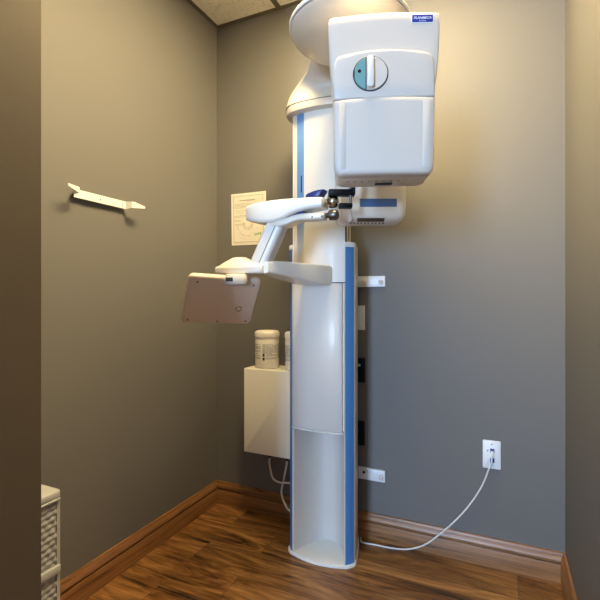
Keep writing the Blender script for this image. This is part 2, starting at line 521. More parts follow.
# neck: centre x offset, half width, front and back depth, height
neck = [(-.006, .151, -.310, -.064, 1.8695), (-.004, .150, -.306, -.066, 1.885), (.001, .149, -.302, -.072, 1.905), (.009, .142, -.304, -.082, 1.925), (.026, .127, -.318, -.100, 1.943),
        (.050, .105, -.345, -.13, 1.958), (.080, .093, -.38, -.17, 1.969), (.110, .088, -.43, -.24, 1.975), (.14, .08, -.46, -.30, 1.977)]
bm = BM(); loft(bm, [lens_ring(CX + ox, (ya + yb) / 2, hw, ya, yb, z, 40, 3.2) for ox, hw, ya, yb, z in neck]); obj('shoulder_neck', bm, 'dome', xr, 50)

# swivel housing: a shallow bowl with a rim
ZR = 1.938
fd = frame((DC.x, DC.y, ZR), RT, FW, (0, 0, 1))
bm = BM(); lathe(bm, fd, [(.0, -.060), (.05, -.059), (.10, -.052), (.14, -.040), (.170, -.023), (.186, -.007), (.191, .003), (.191, .006)], 64); hs = obj('swivel_housing', bm, 'dome', xr, 50)
bm = BM(); lathe(bm, fd, [(.1898, .005), (.1898, .0105)], 64); obj('housing_seam', bm, 'seam', hs)
bm = BM(); lathe(bm, fd, [(.193, .0105), (.1950, .013), (.1950, .021), (.190, .026), (.15, .032), (.08, .035), (.0, .036)], 64); obj('housing_lid', bm, 'white', hs, 50)

# --- rotating arm under the housing
bm = BM()
lathe(bm, frame((DC.x, DC.y, 1.80), RT, FW, (0, 0, 1)), [(.05, 0), (.053, .02), (.053, .09)], 40); obj('swivel_hub', bm, 'beige', xr)
fa = frame(C(.232, 1.37, 1.70), RT, FW, (0, 0, 1))
bm = BM(); slab(bm, fa, .15, .46, .115, .04, .02); obj('rotating_arm', bm, 'shell', xr)

# --- the large head near the viewer
D0 = 1.085            # distance of the head's front
YW = math.radians(5.0)
RTH = RT * math.cos(YW) - FW * math.sin(YW)
FWH = FW * math.cos(YW) + RT * math.sin(YW)
fh = frame(C(.207, D0, 0) - RTH * .207, RTH, (0, 0, 1), -FWH)   # (lateral, height, towards the viewer)
def HX(px, d=D0): return (px - 300) / FOC * d
def HZ(py, d=D0): return CAM.z + (HY - py) / FOC * d
def shell_loft(levels, tb, tf, rad, crown=0.0, nx=5, ends=(0.5, 0.85)):
    """levels: (py, px left, px right); rounded-rectangle section from depth tb to tf (towards the viewer)"""
    bm = BM(); rings = []
    m = len(levels)
    for i, (py, xl, xr_) in enumerate(levels):
        l, r = HX(xl), HX(xr_); z = HZ(py)
        ring = []
        for a, b in rr(r - l, tf - tb, rad, nx, (l + r) / 2, (tb + tf) / 2):
            u = (a - (l + r) / 2) / ((r - l) / 2)
            zz = z + crown * (1 - u * u) * max(0, 1 - i / (m * .4))
            ring.append(fh(a, zz, b))
        rings.append(ring)
    return bm, rings
lv = [(16.5, 328.2, 438.2), (30, 328.4, 438.2), (45, 328.9, 438.0), (60, 329.8, 437.4), (75, 331.2, 436.0), (88, 332.4, 434.2), (97, 333.6, 432.6),
      (110, 334.0, 432.6), (140, 334.2, 432.3), (165, 334.6, 431.8), (172, 335.5, 431.0)]
bm, rings = shell_loft(lv, -.115, -.002, .014, .006)
# softened top edge
top = []
l0, r0 = HX(328.2), HX(438.2)
for ins, dz in ((.009, .0075), (.004, .0055), (.001, .002)):
    ring = []
    for a, b in rr(r0 - l0 - 2 * ins, .113 - 2 * ins, .014, 5, (l0 + r0) / 2, -.0585):
        u = (a - (l0 + r0) / 2) / ((r0 - l0) / 2)
        ring.append(fh(a, HZ(16.5) + dz + .006 * (1 - u * u), b))
    top.append(ring)
bot = []
l1, r1 = HX(335.5), HX(431.0)
for ins, dz in ((.004, -.006), (.010, -.010)):
    bot.append([fh(a, HZ(172) + dz, b) for a, b in rr(r1 - l1 - 2 * ins, .113 - 2 * ins, .016, 5, (l1 + r1) / 2, -.0585)])
loft(bm, top + rings + bot)
hd = obj('imaging_head', bm, 'beige', xr, 40)
# front shell (white) laid over the housing
def face_panel(rows, tb, tf, e, bulge=0.0):
    """rows: (py, px left, px right) top to bottom, lofted as a shield-like plate of the head's front"""
    bm = BM(); layers = []
    zt, zb = HZ(rows[0][0]), HZ(rows[-1][0])
    NU = 14
    for ins, tt in ((0, tb), (0, tb + (tf - tb) * .5), (e * .3, tb + (tf - tb) * .86), (e, tf)):
        grid = []
        for (py, xl, xr_, *cr) in rows:
            l, r = HX(xl) + ins, HX(xr_) - ins
            z = HZ(py); z = zb + ins + (z - zb) * ((zt - zb - 2 * ins) / (zt - zb))
            row = []
            for k in range(NU + 1):
                u = 2 * k / NU - 1
                cv = cr[0] if cr else 0
                row.append(fh((l + r) / 2 + u * (r - l) / 2, z + cv * (1 - u * u), tt + (bulge * (1 - u ** 4) if tt > tb else 0)))
            grid.append(row)
        layers.append(grid)
    def ringof(g):
        ring = list(g[0]) + [row[-1] for row in g[1:-1]] + list(reversed(g[-1])) + [row[0] for row in reversed(g[1:-1])]
        return ring
    vs = [[bm.verts.new(p) for p in ringof(g)] for g in layers]
    n_ = len(vs[0])
    for a, b in zip(vs[:-1], vs[1:]):
        for i in range(n_): bm.faces.new((a[i], a[(i + 1) % n_], b[(i + 1) % n_], b[i]))
    for g in (layers[0], layers[-1]):
        gv = [[bm.verts.new(p) for p in row] for row in g]
        for i in range(len(gv) - 1):
            for k in range(NU): bm.faces.new((gv[i][k], gv[i][k + 1], gv[i + 1][k + 1], gv[i + 1][k]))
    bmesh.ops.remove_doubles(bm, verts=bm.verts, dist=2e-5)
    return bm
fs = face_panel([(17.5, 329.2, 438.0, .008), (24, 328.4, 438.2, .007), (34, 328.5, 438.2, .005), (46, 329.0, 438.0, .002), (60, 329.9, 437.3), (75, 331.3, 435.9), (88, 332.6, 434.1), (96, 333.9, 432.5), (99, 335.5, 431)],
                -.012, .010, .006, 0.0)
fsh = obj('upper_front_shell', fs, 'shell', hd, 50)
# raised panel with the dial, and the smooth lower cover
rp = face_panel([(56.5, 345, 420.5, .007), (57.3, 340, 425.5, .006), (59.5, 337.0, 429, .005), (63, 335.6, 430.8, .003), (68, 335.0, 431.6, .001), (76, 334.4, 432.0), (89, 333.9, 432.4), (101, 333.7, 432.6)], .008, .0185, .004, .0025)
obj('raised_panel', rp, 'shell', hd, 50)
lc = face_panel([(101.5, 333.6, 432.6, .004), (105, 333.5, 432.7, .003), (120, 333.5, 432.5, .001), (150, 333.8, 432.0), (168, 334.2, 431.6), (173, 335.4, 430.6), (176.5, 338.6, 427.5)], -.01, .0205, .006, .003)
cov = obj('lower_cover', lc, 'shell', hd, 50)
for xa, xb in ((338.5, 345.5), (420, 427.5)):
    for (ya, yb) in ((104, 171),):
        bm = BM()
        l, r = HX(xa), HX(xb)
        slab(bm, frame(fh((l + r) / 2, (HZ(ya) + HZ(yb)) / 2, .0225), RTH, (0, 0, 1), -FWH), r - l, HZ(ya) - HZ(yb), .0013, .006, .0010)
        obj('grip_ridge', bm, 'shell', cov)
# underside vents
for k in range(9):
    bm = BM(); xa = HX(348 + k * 7.5)
    p = fh(xa, HZ(172) - .0102, -.045)
    slab(bm, frame(p, RTH, -FWH, (0, 0, -1)), .006, .003, .0012, .001, .0004); obj('vent_slit', bm, 'seam', hd)
bm = BM(); slab(bm, frame(fh(HX(383, 1.13), HZ(172) - .0102, -.075), RTH, -FWH, (0, 0, -1)), .045, .02, .0014, .003, .0005); obj('underside_label', bm, 'darkgap', hd)
# dial
dc = fh(HX(371.0, 1.07), HZ(74.6, 1.07), .0175)
fdl = frame(dc, RTH, (0, 0, 1), -FWH)
DR = .0415
bm = BM(); lathe(bm, fdl, [(DR + .0015, 0), (DR + .0015, .0052), (DR - .0005, .0058), (DR - .0012, .0045), (.001, .0045)], 56); dl = obj('dial_ring', bm, 'darkgap', hd)
def disc_part(x0, x1, c0, c1, r):
    bm = BM(); pts = []
    a0, a1 = math.acos(max(-1, min(1, x1 / r))), math.acos(max(-1, min(1, x0 / r)))
    N_ = 20
    up = [(r * math.cos(a0 + (a1 - a0) * k / N_), r * math.sin(a0 + (a1 - a0) * k / N_)) for k in range(N_ + 1)]
    poly = up + [(x, -y) for x, y in reversed(up) if y > 1e-4]
    e = .0012
    loft(bm, [[fdl(x, y, c0) for x, y in poly], [fdl(x, y, c1 - e) for x, y in poly], [fdl(x * .975, y * .975, c1) for x, y in poly]])
    return bm
obj('dial_window', disc_part(-.0385, -.0125, .004, .0075, .0405), 'teal', dl)
obj('dial_face', disc_part(-.0095, .0405, .004, .0085, .0405), 'shell', dl)
bm = BM(); slab(bm, frame(fdl(-.001, 0, .006), RTH, (0, 0, 1), -FWH), .0155, .076, .016, .005, .003); obj('dial_grip', bm, 'white', dl)
bm = BM(); lathe(bm, frame(fdl(-.027, .006, .007), RTH, (0, 0, 1), -FWH), [(.0042, 0), (.0042, .0012), (.0005, .0014)], 20); obj('dial_button', bm, 'black', dl)
# maker's sticker
sc_ = fh(HX(421.9, 1.075), HZ(21.0, 1.075), .0096)
fst = frame(sc_, (RTH - Vector((0, 0, .035))), (0, 0, 1), -FWH)
bm = BM(); slab(bm, fst, .0535, .0215, .0022, .003, .0004); sk = obj('sticker_border', bm, 'ink', hd)
bm = BM(); slab(bm, fst, .0500, .0180, .0008, .002, .0002, c0=.0022); obj('sticker', bm, 'sticker', sk)
ft = frame(fst(0, .001, .0031), (RTH - Vector((0, 0, .035))), (0, 0, 1), -FWH)
obj('sticker_lettering', text_bm('PLANMECA', .0085, ft, .25, .042), 'ink', sk)
ft2 = frame(fst(0, -.0058, .0031), (RTH - Vector((0, 0, .035))), (0, 0, 1), -FWH)
obj('sticker_lettering', text_bm('ProOne', .0045, ft2, 0, .016), 'ink', sk)

# --- tube head beyond, hanging from the other end of the arm
D1 = 1.49
def TX(px, d=D1): return (px - 300) / FOC * d
def TZ(py, d=D1): return CAM.z + (HY - py) / FOC * d
ft_ = frame(C(0, D1, 0), RT, FW, (0, 0, 1))
bm = BM(); rings = []
zb = TZ(226, 1.60); l, r = TX(338), TX(408)
for z, il, ir, idp in ((zb, .020, .030, .034), (zb + .003, .014, .018, .026), (zb + .012, .006, .008, .010), (zb + .024, .003, .0025, .003), (zb + .05, .001, .001, 0), (zb + .16, 0, 0, 0), (1.70, 0, 0, 0), (1.78, .002, .002, .002), (1.80, .01, .01, .01)):
    rings.append([ft_(a, b, z) for a, b in rr(r - l - il - ir, .15 - 2 * idp, .03, 7, (l + il + r - ir) / 2, .075)])
loft(bm, rings); th = obj('tube_head', bm, 'beige', xr, 40)
bm = BM(); slab(bm, frame(C((TX(360) + TX(396.8)) / 2, D1 + .0012, (TZ(198.7) + TZ(206.8)) / 2), RT, (0, 0, 1), -FW), TX(396.8) - TX(360), TZ(198.7) - TZ(206.8), .003, .001, .0005); obj('blue_band', bm, 'bluedark', th)
bm = BM(); slab(bm, frame(C((TX(341) + TX(352)) / 2, D1 + .004, (TZ(150) + TZ(222)) / 2), RT, (0, 0, 1), -FW), TX(352) - TX(341), TZ(150) - TZ(222), .006, .012, .005); obj('collimator_cover', bm, 'shell', th)
bm = BM(); slab(bm, frame(C(TX(371.5), D1 + .0185, zb + .0068), RT, Vector((0, 0, 1)) - FW * 1.6, -FW - Vector((0, 0, .62))), TX(385.5) - TX(358), .018, .0022, .002, .0005); obj('rating_plate', bm, 'steel', th)
for k in range(10):
    bm = BM(); slab(bm, frame(C(TX(352 + k * 3.7), D1 + .043, zb + .0004), RT, FW, (0, 0, -1)), .006, .012, .0025, .001, .0005); obj('vent_tooth', bm, 'darkgap', th)

# --- patient support: arm, foot, post, chin arm
YS = -.587
# support arm out of the column front (right side seen)
bm = BM(); rings = []
for (cx, cy, hw, zb_, zt_) in ((.690, -.268, .060, 1.126, 1.200), (.688, -.300, .059, 1.126, 1.2035), (.676, -.36, .054, 1.128, 1.204), (.655, -.44, .047, 1.140, 1.204), (.634, -.52, .042, 1.152, 1.204), (.618, -.59, .038, 1.158, 1.202), (.612, -.615, .034, 1.160, 1.198)):
    rings.append([Vector((cx + a, cy, (zb_ + zt_) / 2 + b)) for a, b in rr(2 * hw, zt_ - zb_, .007, 4)])
loft(bm, rings); obj('support_arm', bm, 'white', xr, 40)
# foot (lozenge with a ridged top)
bm = BM(); rings = []
for x, hw, zt_ in ((.443, .046, 1.189), (.447, .053, 1.193), (.468, .056, 1.203), (.508, .056, 1.2195), (.535, .056, 1.2195), (.58, .054, 1.203), (.622, .050, 1.190), (.630, .042, 1.1885)):
    zb_ = 1.159
    rings.append([Vector((x, YS + a, b)) for a, b in [(-hw + .004, zb_), (hw - .004, zb_), (hw, zb_ + .005), (hw, zb_ + .020), (hw - .003, zb_ + .025), (hw * .55, zt_ - .003), (hw * .2, zt_), (-hw * .2, zt_), (-hw * .55, zt_ - .003), (-hw + .003, zb_ + .025), (-hw, zb_ + .020), (-hw, zb_ + .005)]])
loft(bm, rings); foot = obj('support_foot', bm, 'white', xr, 30)
# post
pa, pb = Vector((.590, YS, 1.172)), Vector((.678, YS, 1.345))
t = (pb - pa).normalized(); u = Vector((0, 1, 0)); v = t.cross(u)
bm = BM()
loft(bm, [[p + v * a + u * b for a, b in rr(.062, .062, .016, 5)] for p in (pa, pb)])
post = obj('support_post', bm, 'white', xr, 40)
bm = BM(); 
q0, q1 = pa + t * .03 - u * .0312, pb - t * .02 - u * .0312
loft(bm, [[p + v * a + u * b for a, b in rr(.0028, .002, .0008, 2, -.009)] for p in (q0, q1)])
obj('post_seam', bm, 'seam', post)
# chin arm (spoon along x)
ch = [(.559, .028, 1.349, 1.386), (.562, .036, 1.343, 1.391), (.572, .041, 1.339, 1.3935), (.60, .045, 1.333, 1.3975), (.64, .046, 1.328, 1.4005), (.67, .046, 1.327, 1.402), (.70, .044, 1.334, 1.4025), (.725, .042, 1.346, 1.4025), (.755, .040, 1.356, 1.4022), (.79, .037, 1.3625, 1.4015), (.825, .034, 1.365, 1.4005), (.840, .032, 1.366, 1.399), (.8425, .029, 1.370, 1.397)]
bm = BM(); loft(bm, [[Vector((x, YS + a, (zb_ + zt_) / 2 + b)) for a, b in rr(2 * hw, zt_ - zb_, .011, 5)] for x, hw, zb_, zt_ in ch])
ca = obj('chin_arm', bm, 'white', xr, 40)
# lower jaw of the chin arm
lo = [(.655, .030, 1.318, 1.335), (.69, .034, 1.312, 1.338), (.715, .032, 1.316, 1.340), (.74, .028, 1.326, 1.348), (.765, .026, 1.330, 1.352), (.80, .025, 1.328, 1.352), (.838, .023, 1.328, 1.350), (.845, .019, 1.332, 1.347)]
bm = BM(); loft(bm, [[Vector((x, YS - .004 + a, (zb_ + zt_) / 2 + b)) for a, b in rr(2 * hw, zt_ - zb_, .007, 4)] for x, hw, zb_, zt_ in lo])
lj = obj('lower_jaw', bm, 'beige', xr, 40)
bm = BM(); rawbox(bm, .735, .775, YS - .022, YS + .018, 1.345, 1.368); obj('jaw_spacer', bm, 'navy', lj)
for px in (296, 312, 322):
    p = atY(px, 222, YS - .028); bm = BM(); lathe(bm, frame((p.x, YS - .0265, 1.336), (1, 0, 0), (0, 0, 1), (0, -1, 0)), [(.004, 0), (.004, .002), (.0005, .0025)], 12); obj('screw', bm, 'steel', lj)
# knobs
def knob(x, z, R_, mt, nm, y=YS):
    bm = BM(); lathe(bm, frame((x, y, z), (0, 1, 0), (0, 0, 1), (1, 0, 0)), [(R_ * .45, -.024), (R_ * .5, -.012), (R_ * .95, -.010), (R_, -.006), (R_, .005), (R_ * .96, .010), (R_ * .8, .016), (R_ * .5, .0195), (.0005, .021)], 28)
    return obj(nm, bm, mt, xr, 30)
knob(.866, 1.386, .0215, 'chrome', 'upper_knob'); knob(.868, 1.343, .0180, 'steel', 'lower_knob')
# black head-support blocks and rod
def pxbox(nm, px0, px1, py0, py1, hw, m, Y=YS, par=xr):
    a, b = atY(px0, py1, Y), atY(px1, py0, Y)
    mid = (a + b) / 2; wd = (b - a).dot(RT)
    bm = BM(); slab(bm, frame(mid - FW * hw, RT, (0, 0, 1), FW), wd, b.z - a.z, 2 * hw, .003, .002); return obj(nm, bm, m, par)
ub = pxbox('upper_block', 328, 355.5, 188.5, 197.5, .016, 'black')
lb = pxbox('lower_block', 338.5, 352.5, 203, 209, .014, 'black')
for px, r_ in ((350, .0045), (353.2, .006)):
    p = atY(px, 195, YS); bm = BM()
    tube(bm, [(p.x, YS + .004, 1.362 if px < 352 else 1.41), (p.x, YS + .004, 1.455)], r_, 12); obj('support_rod', bm, 'steel' if px < 352 else 'black', xr)
# blue bite tray lying on the chin arm
bm = BM(); rings = []
for x, hw, z0_, z1_ in ((.765, .012, 1.405, 1.411), (.775, .020, 1.406, 1.421), (.80, .023, 1.406, 1.427), (.818, .022, 1.408, 1.430), (.832, .020, 1.424, 1.431), (.836, .015, 1.427, 1.431)):
    rings.append([Vector((x, YS + .02 + a, (z0_ + z1_) / 2 + b)) for a, b in rr(2 * hw, z1_ - z0_, .003, 3)])
loft(bm, rings); obj('bite_rest', bm, 'navy', xr, 40)

# --- control panel hanging under the foot (its back is seen)
PD = 1.525
cc = atD(221.4, 301.2, PD)
U = (RT * 65.2 / FOC * PD + Vector((0, 0, -3.5 / FOC * PD)) + FW * .102)
V = (RT * -12.5 / FOC * PD + Vector((0, 0, -46.3 / FOC * PD)) + FW * .110)
wU, hV = U.length, V.length
Un = U.normalized(); Vn = (V - Un * V.dot(Un)).normalized(); Nn = Un.cross(-Vn)
if Nn.dot(FW) > 0: Nn = -Nn
fp = frame(cc, Un, -Vn, Nn)
bm = BM()
rings = []
for ins, c in ((.010, -.024), (.002, -.018), (0, -.012), (0, -.004), (.003, .001), (.008, .003)):
    rings.append([fp(a, b, c) for a, b in rr(wU - 2 * ins, hV - 2 * ins, .016, 6)])
loft(bm, rings); pn = obj('control_panel', bm, 'panelback', xr, 40); pn['label'] = 'beige back of the tilted control panel'
bm = BM(); slab(bm, frame(fp(0, 0, -.0242), Un, -Vn, -Nn), wU * .8, hV * .75, .0012, .006, .0004); obj('screen', bm, 'black', pn)
for a, b in ((-.38, .38), (.40, .38), (-.42, -.42), (.0, -.44), (.42, -.42)):
    bm = BM(); lathe(bm, frame(fp(a * wU, b * hV, .0025), Un, -Vn, Nn), [(.0032, 0), (.0032, .001), (.0005, .0012)], 14); obj('screw', bm, 'darkgap', pn)
bm = BM()
frc = frame(fp(.27 * wU, -.14 * hV, .0028), Un, -Vn, Nn)
for k in range(3):
    a0 = 2 * PI * k / 3
    for j in range(6):
        a, b = a0 + j / 6 * 1.75, a0 + (j + 1) / 6 * 1.75
        ps = [frc(.0125 * math.cos(a), .0125 * math.sin(a), .0004), frc(.0125 * math.cos(b), .0125 * math.sin(b), .0004), frc(.0085 * math.cos(b), .0085 * math.sin(b), .0004), frc(.0085 * math.cos(a), .0085 * math.sin(a), .0004)]
        bm.faces.new([bm.verts.new(p) for p in ps])
obj('recycling_mark', bm, 'seam', pn)
# hinge under the foot with its socket
bm = BM(); hb = Vector((.500, YS - .012, 1.137))
slab(bm, frame(C(-.2187, 1.50, 1.1185), RT, FW, (0, 0, 1)), .080, .082, .038, .03, .010); hg = obj('panel_hinge', bm, 'beige', xr, 40)
bm = BM(); slab(bm, frame(C(-.2365, 1.4597, 1.137), RT, (0, 0, 1), -FW), .024, .013, .003, .001, .0005); obj('hinge_socket', bm, 'darkgap', hg)

# ================================================================== THINGS ON THE WALLS
# control box
BD = .145
b0, b1 = atY(244, 368, -BD), atY(244, 451.5, -BD)
bx0, bx1, bz0, bz1 = b0.x, b0.x + .275, b1.z, b0.z
cb = thing('control_box', 'cream metal control box on the wall left of the x-ray column', 'control box', ((bx0 + bx1) / 2, 0, bz0))
bm = BM(); box(bm, bx0, bx1, -BD, -.0005, bz0, bz1, .003); obj('housing', bm, 'boxpaint', cb)
bm = BM(); slab(bm, frame(((bx0 + bx1) / 2, -BD + .0005, (bz0 + bz1) / 2), (1, 0, 0), (0, 0, 1), (0, -1, 0)), bx1 - bx0 - .004, bz1 - bz0 - .004, .0035, .003, .0015); obj('front_cover', bm, 'boxpaint', cb)
g0 = atY(269.6, 460, -.075); g1 = atY(287, 465, -.075)
for g in (g0, g1):
    bm = BM(); lathe(bm, frame((g.x, g.y, bz0 + .001), (1, 0, 0), (0, 1, 0), (0, 0, -1)), [(.008, 0), (.008, .012), (.006, .014), (.006, .038), (.001, .039)], 16); obj('cable_gland', bm, 'darkgap', cb)
# cables dropping from it to the column
def cable(name, pts, r, m, label, cat='cable', group=None):
    bm = BM(); tube(bm, catmull(pts, 12), r, 10); o = obj(name, bm, m, None, 60, loc=pts[0]); return tag(o, label, cat, group)
zt = bz0 - .036
cable('cable', [(g0.x, g0.y, zt), (g0.x, g0.y - .002, zt - .03), atY(272.5, 477.5, -.082), atY(279, 482.3, -.09), atY(288, 483, -.10), (CX - .128, -.110, atY(295, 483, -.11).z)], .0048, 'cablegrey', 'cream cable from the control box curving right at mid height into the column')
cable('cable', [(g1.x, g1.y, zt), (g1.x - .002, g1.y, zt - .02), atY(283, 483, -.075), atY(281.5, 493, -.08), atY(284.5, 503, -.09), atY(290, 511, -.10), (CX - .127, -.118, atY(296, 514, -.118).z)], .0048, 'cablegrey', 'cream cable from the control box looping lowest, down towards the baseboard')

# canisters
def make_canister():
    t = thing('wipes_canister', 'round cream wipes canister in full view on top of the control box', 'canister', (0, 0, 0), 'canisters on the control box')
    R_, Hh = .0575, .178
    f0 = WORLD
    bm = BM(); lathe(bm, f0, [(.0, .0005), (.052, .0005), (.0555, .003), (R_, .010), (R_, .132), (.0565, .134), (.0565, .137), (R_, .139), (R_, .143), (.0555, .145), (.0555, .148)], 48); obj('body', bm, 'canister', t, 40)
    bm = BM(); lathe(bm, f0, [(.0575, .147), (.0595, .149), (.0595, .164), (.058, .170), (.052, .175), (.046, .1765), (.044, .1745), (.02, .1745), (.0, .1745)], 48); ld = obj('lid', bm, 'lid', t, 40)
    bm = BM(); slab(bm, frame((.01, -.012, .1745), (1, .3, 0), (-.3, 1, 0), (0, 0, 1)), .05, .03, .003, .012, .001); obj('flip_cap', bm, 'lid', ld)
    def patch(bm, a0, a1, z0, z1, rr_):
        k = max(1, int((a1 - a0) / .12))
        vs = []
        for i in range(k + 1):
            a = a0 + (a1 - a0) * i / k
            vs.append((bm.verts.new((rr_ * math.cos(a), rr_ * math.sin(a), z0)), bm.verts.new((rr_ * math.cos(a), rr_ * math.sin(a), z1))))
        for p, q in zip(vs[:-1], vs[1:]): bm.faces.new((p[0], q[0], q[1], p[1]))
    bm = BM(); rnd = random.Random(3)
    for a0, a1 in ((-2.65, -1.75), (-1.58, -.35), (-.2, .9), (1.2, 2.4)):
        z = .112
        while z > .045:
            a = a0
            while a < a1 - .06:
                w = min(rnd.uniform(.10, .34), a1 - a)
                if rnd.random() < .9: patch(bm, a, a + w, z, z + .0028, R_ + .0004)
                a += w + .035
            z -= .0052 if rnd.random() < .85 else .0090
    lb_ = obj('label_print', bm, 'label_ink', t)
    bm = BM(); patch(bm, -1.56, -1.40, .058, .072, R_ + .0006); patch(bm, -1.56, -1.40, .040, .054, R_ + .0006); obj('label_code', bm, 'label_black', t)
    return t
can = make_canister()
c0 = atY(268, 365, -.072)
can.location = (c0.x, -.080, bz1)
can.rotation_euler.z = .12
c2 = can.copy(); COL.objects.link(c2); c2['label'] = 'second cream canister on the control box, half hidden behind the x-ray column'
c2.location = (c0.x + .159, -.078, bz1); c2.rotation_euler.z = -.9
for chd in list(can.children):
    d = chd.copy(); COL.objects.link(d); d.parent = c2
    for g in chd.children:
        e = g.copy(); COL.objects.link(e); e.parent = d

# notice on the wall
pts = [atY(231.2, 194.5, -.0016), atY(265.8, 190.8, -.0016), atY(266.3, 244.2, -.0016), atY(231.9, 245.6, -.0016)]
nt_ = thing('wall_notice', 'framed-border certificate sheet with a green print taped on the back wall', 'notice', (pts[3].x, 0, pts[3].z))
bm = BM()
TL, TR, BR_, BL = pts
def ppt(u, v, y=-.0016):
    p = TL * (1 - u) * (1 - v) + TR * u * (1 - v) + BL * (1 - u) * v + BR_ * u * v
    return Vector((p.x, y, p.z))
NG = 6
def curl(u, v): return -.0016 - .006 * max(0, abs(u - .45) - .2) ** 1.5 * (v if u > .5 else 1)
fr_ = [[bm.verts.new(ppt(i / NG, j / NG, curl(i / NG, j / NG))) for i in range(NG + 1)] for j in range(NG + 1)]
bk_ = [[bm.verts.new(ppt(i / NG, j / NG, curl(i / NG, j / NG) + .0012)) for i in range(NG + 1)] for j in range(NG + 1)]
for j in range(NG):
    for i in range(NG):
        bm.faces.new((fr_[j][i], fr_[j][i + 1], fr_[j + 1][i + 1], fr_[j + 1][i]))
        bm.faces.new((bk_[j][i], bk_[j + 1][i], bk_[j + 1][i + 1], bk_[j][i + 1]))
for k in range(NG):
    bm.faces.new((fr_[0][k], bk_[0][k], bk_[0][k + 1], fr_[0][k + 1])); bm.faces.new((fr_[NG][k], fr_[NG][k + 1], bk_[NG][k + 1], bk_[NG][k]))
    bm.faces.new((fr_[k][0], fr_[k + 1][0], bk_[k + 1][0], bk_[k][0])); bm.faces.new((fr_[k][NG], bk_[k][NG], bk_[k + 1][NG], fr_[k + 1][NG]))
sh = obj('paper_sheet', bm, 'paper', nt_)
def pq(bm, u0, u1, v0, v1, y=-.0045):
    bm.faces.new([bm.verts.new(ppt(u, v, y)) for u, v in ((u0, v0), (u1, v0), (u1, v1), (u0, v1))])
bm = BM()
for a in ((.07, .93, .055, .062), (.07, .93, .938, .945), (.07, .08, .055, .945), (.92, .93, .055, .945)): pq(bm, *a)
rnd = random.Random(5)
def words(u0, u1, v, h=.010, gap=.012):
    u = u0
    while u < u1 - .02:
        w = min(rnd.uniform(.02, .075), u1 - u); pq(bm, u, u + w, v, v + h); u += w + gap
words(.25, .72, .135, .014, .008)
for v in (.205, .23, .255, .28): words(.10, .88, v, .007)
for v, a, b in ((.335, .12, .5), (.375, .15, .38), (.43, .10, .48), (.455, .10, .42), (.51, .10, .26), (.535, .10, .3), (.59, .10, .42), (.61, .12, .34)): words(a, b, v, .007)
obj('printing', bm, 'print', sh)
bm = BM()
W_ = TR.x - TL.x; Hh = TL.z - BL.z
cxs, czs = TL.x + W_ * .5, TL.z - Hh * .60
for (ra, rb, a0, a1, dsh) in ((.058, .066, PI * 1.02, PI * 1.98, .10), (.078, .080, PI * 1.05, PI * 1.95, 0), (.016, .034, PI * .9, PI * 2.1, .25)):
    N_ = 40
    for k in range(N_):
        if dsh and rnd.random() < .35: continue
        a, b = a0 + (a1 - a0) * k / N_, a0 + (a1 - a0) * (k + 1) / N_
        ps = [(ra, a), (rb, a), (rb, b), (ra, b)]
        q = [Vector((cxs + r * math.cos(t), -.0044, czs + r * math.sin(t))) for r, t in ps]
        if all(TL.x + .1 * W_ < v.x < TL.x + .9 * W_ for v in q): bm.faces.new([bm.verts.new(v) for v in q])
obj('seal_print', bm, 'print_light', sh)
bm = BM(); pq(bm, .56, .91, .70, .93, -.0047); obj('corner_sticker', bm, 'sticker_pale', sh)
pc = ppt(.775, .80, -.0052)
obj('green_lettering', text_bm('SAFE', .018, frame(pc, (1, 0, .06), (0, 0, 1), (0, -1, 0)), 0, .042), 'green', sh)

# data plate with its cable
oc = atY(491.7, 454.3, 0)
wp = thing('wall_plate', 'white wall plate with two blue data jacks, low on the right of the back wall', 'wall plate', (oc.x, 0, oc.z - .057))
fo = frame((oc.x, -.0004, oc.z), (1, 0, 0), (0, 0, 1), (0, -1, 0))
bm = BM(); slab(bm, fo, .067, .113, .006, .004, .003); obj('cover', bm, 'plate', wp)
for zz in (.016, -.022):
    bm = BM(); slab(bm, fo, .016, .017, .0025, .001, .0005, .002, zz, .0055); jk = obj('data_jack', bm, 'sticker', wp)
    bm = BM(); slab(bm, fo, .011, .010, .0004, .0006, .0001, .002, zz - .002, .0080); obj('jack_opening', bm, 'navy', jk)
for zz in (.042, -.042):
    bm = BM(); lathe(bm, frame(fo(0, zz, .0055), (1, 0, 0), (0, 0, 1), (0, -1, 0)), [(.003, 0), (.003, .001), (.0004, .0012)], 12); obj('screw', bm, 'seam', wp)
bm = BM(); slab(bm, fo, .005, .006, .0008, .0008, .0002, -.0145, .015, .0058); obj('icon', bm, 'bluedark', wp)
p0 = fo(.002, .010, .012)
dcb = thing('data_cable', 'white cable hanging from the wall plate jack to the column base', 'cable', (p0.x, p0.y, 0))
bm = BM()
cp = [fo(.002, .009, .022), fo(.001, -.006, .030), fo(-.001, -.03, .028), atY(489, 469, -.024), atY(482, 486, -.022), atY(471, 503, -.022), atY(457, 519, -.024), atY(440, 534, -.026), atY(424, 545, -.030)]
for px, py in ((408, 549.2), (392, 548.2), (375, 544.8), (362, 542.2)):
    d = (CAM.z - .004) * FOC / (py - HY); q = C((px - 300) / FOC * d, d, .0042); cp.append(Vector((q.x, min(q.y, -.024), q.z)))
cp.append(Vector((CX + .113, -.030, .0055)))
tube(bm, catmull(cp, 10), .0034, 10); obj('cord', bm, 'cable', dcb, 60)
bm = BM(); slab(bm, frame(fo(.002, .013, .0082), (1, 0, 0), (0, 0, 1), (0, -1, 0)), .0115, .012, .016, .002, .001); pl = obj('plug', bm, 'paper', dcb)
bm = BM(); slab(bm, frame(fo(.002, .020, .010), (1, 0, 0), (0, 0, 1), (0, -1, 0)), .009, .004, .011, .001, .0006); obj('latch', bm, 'sticker', pl)

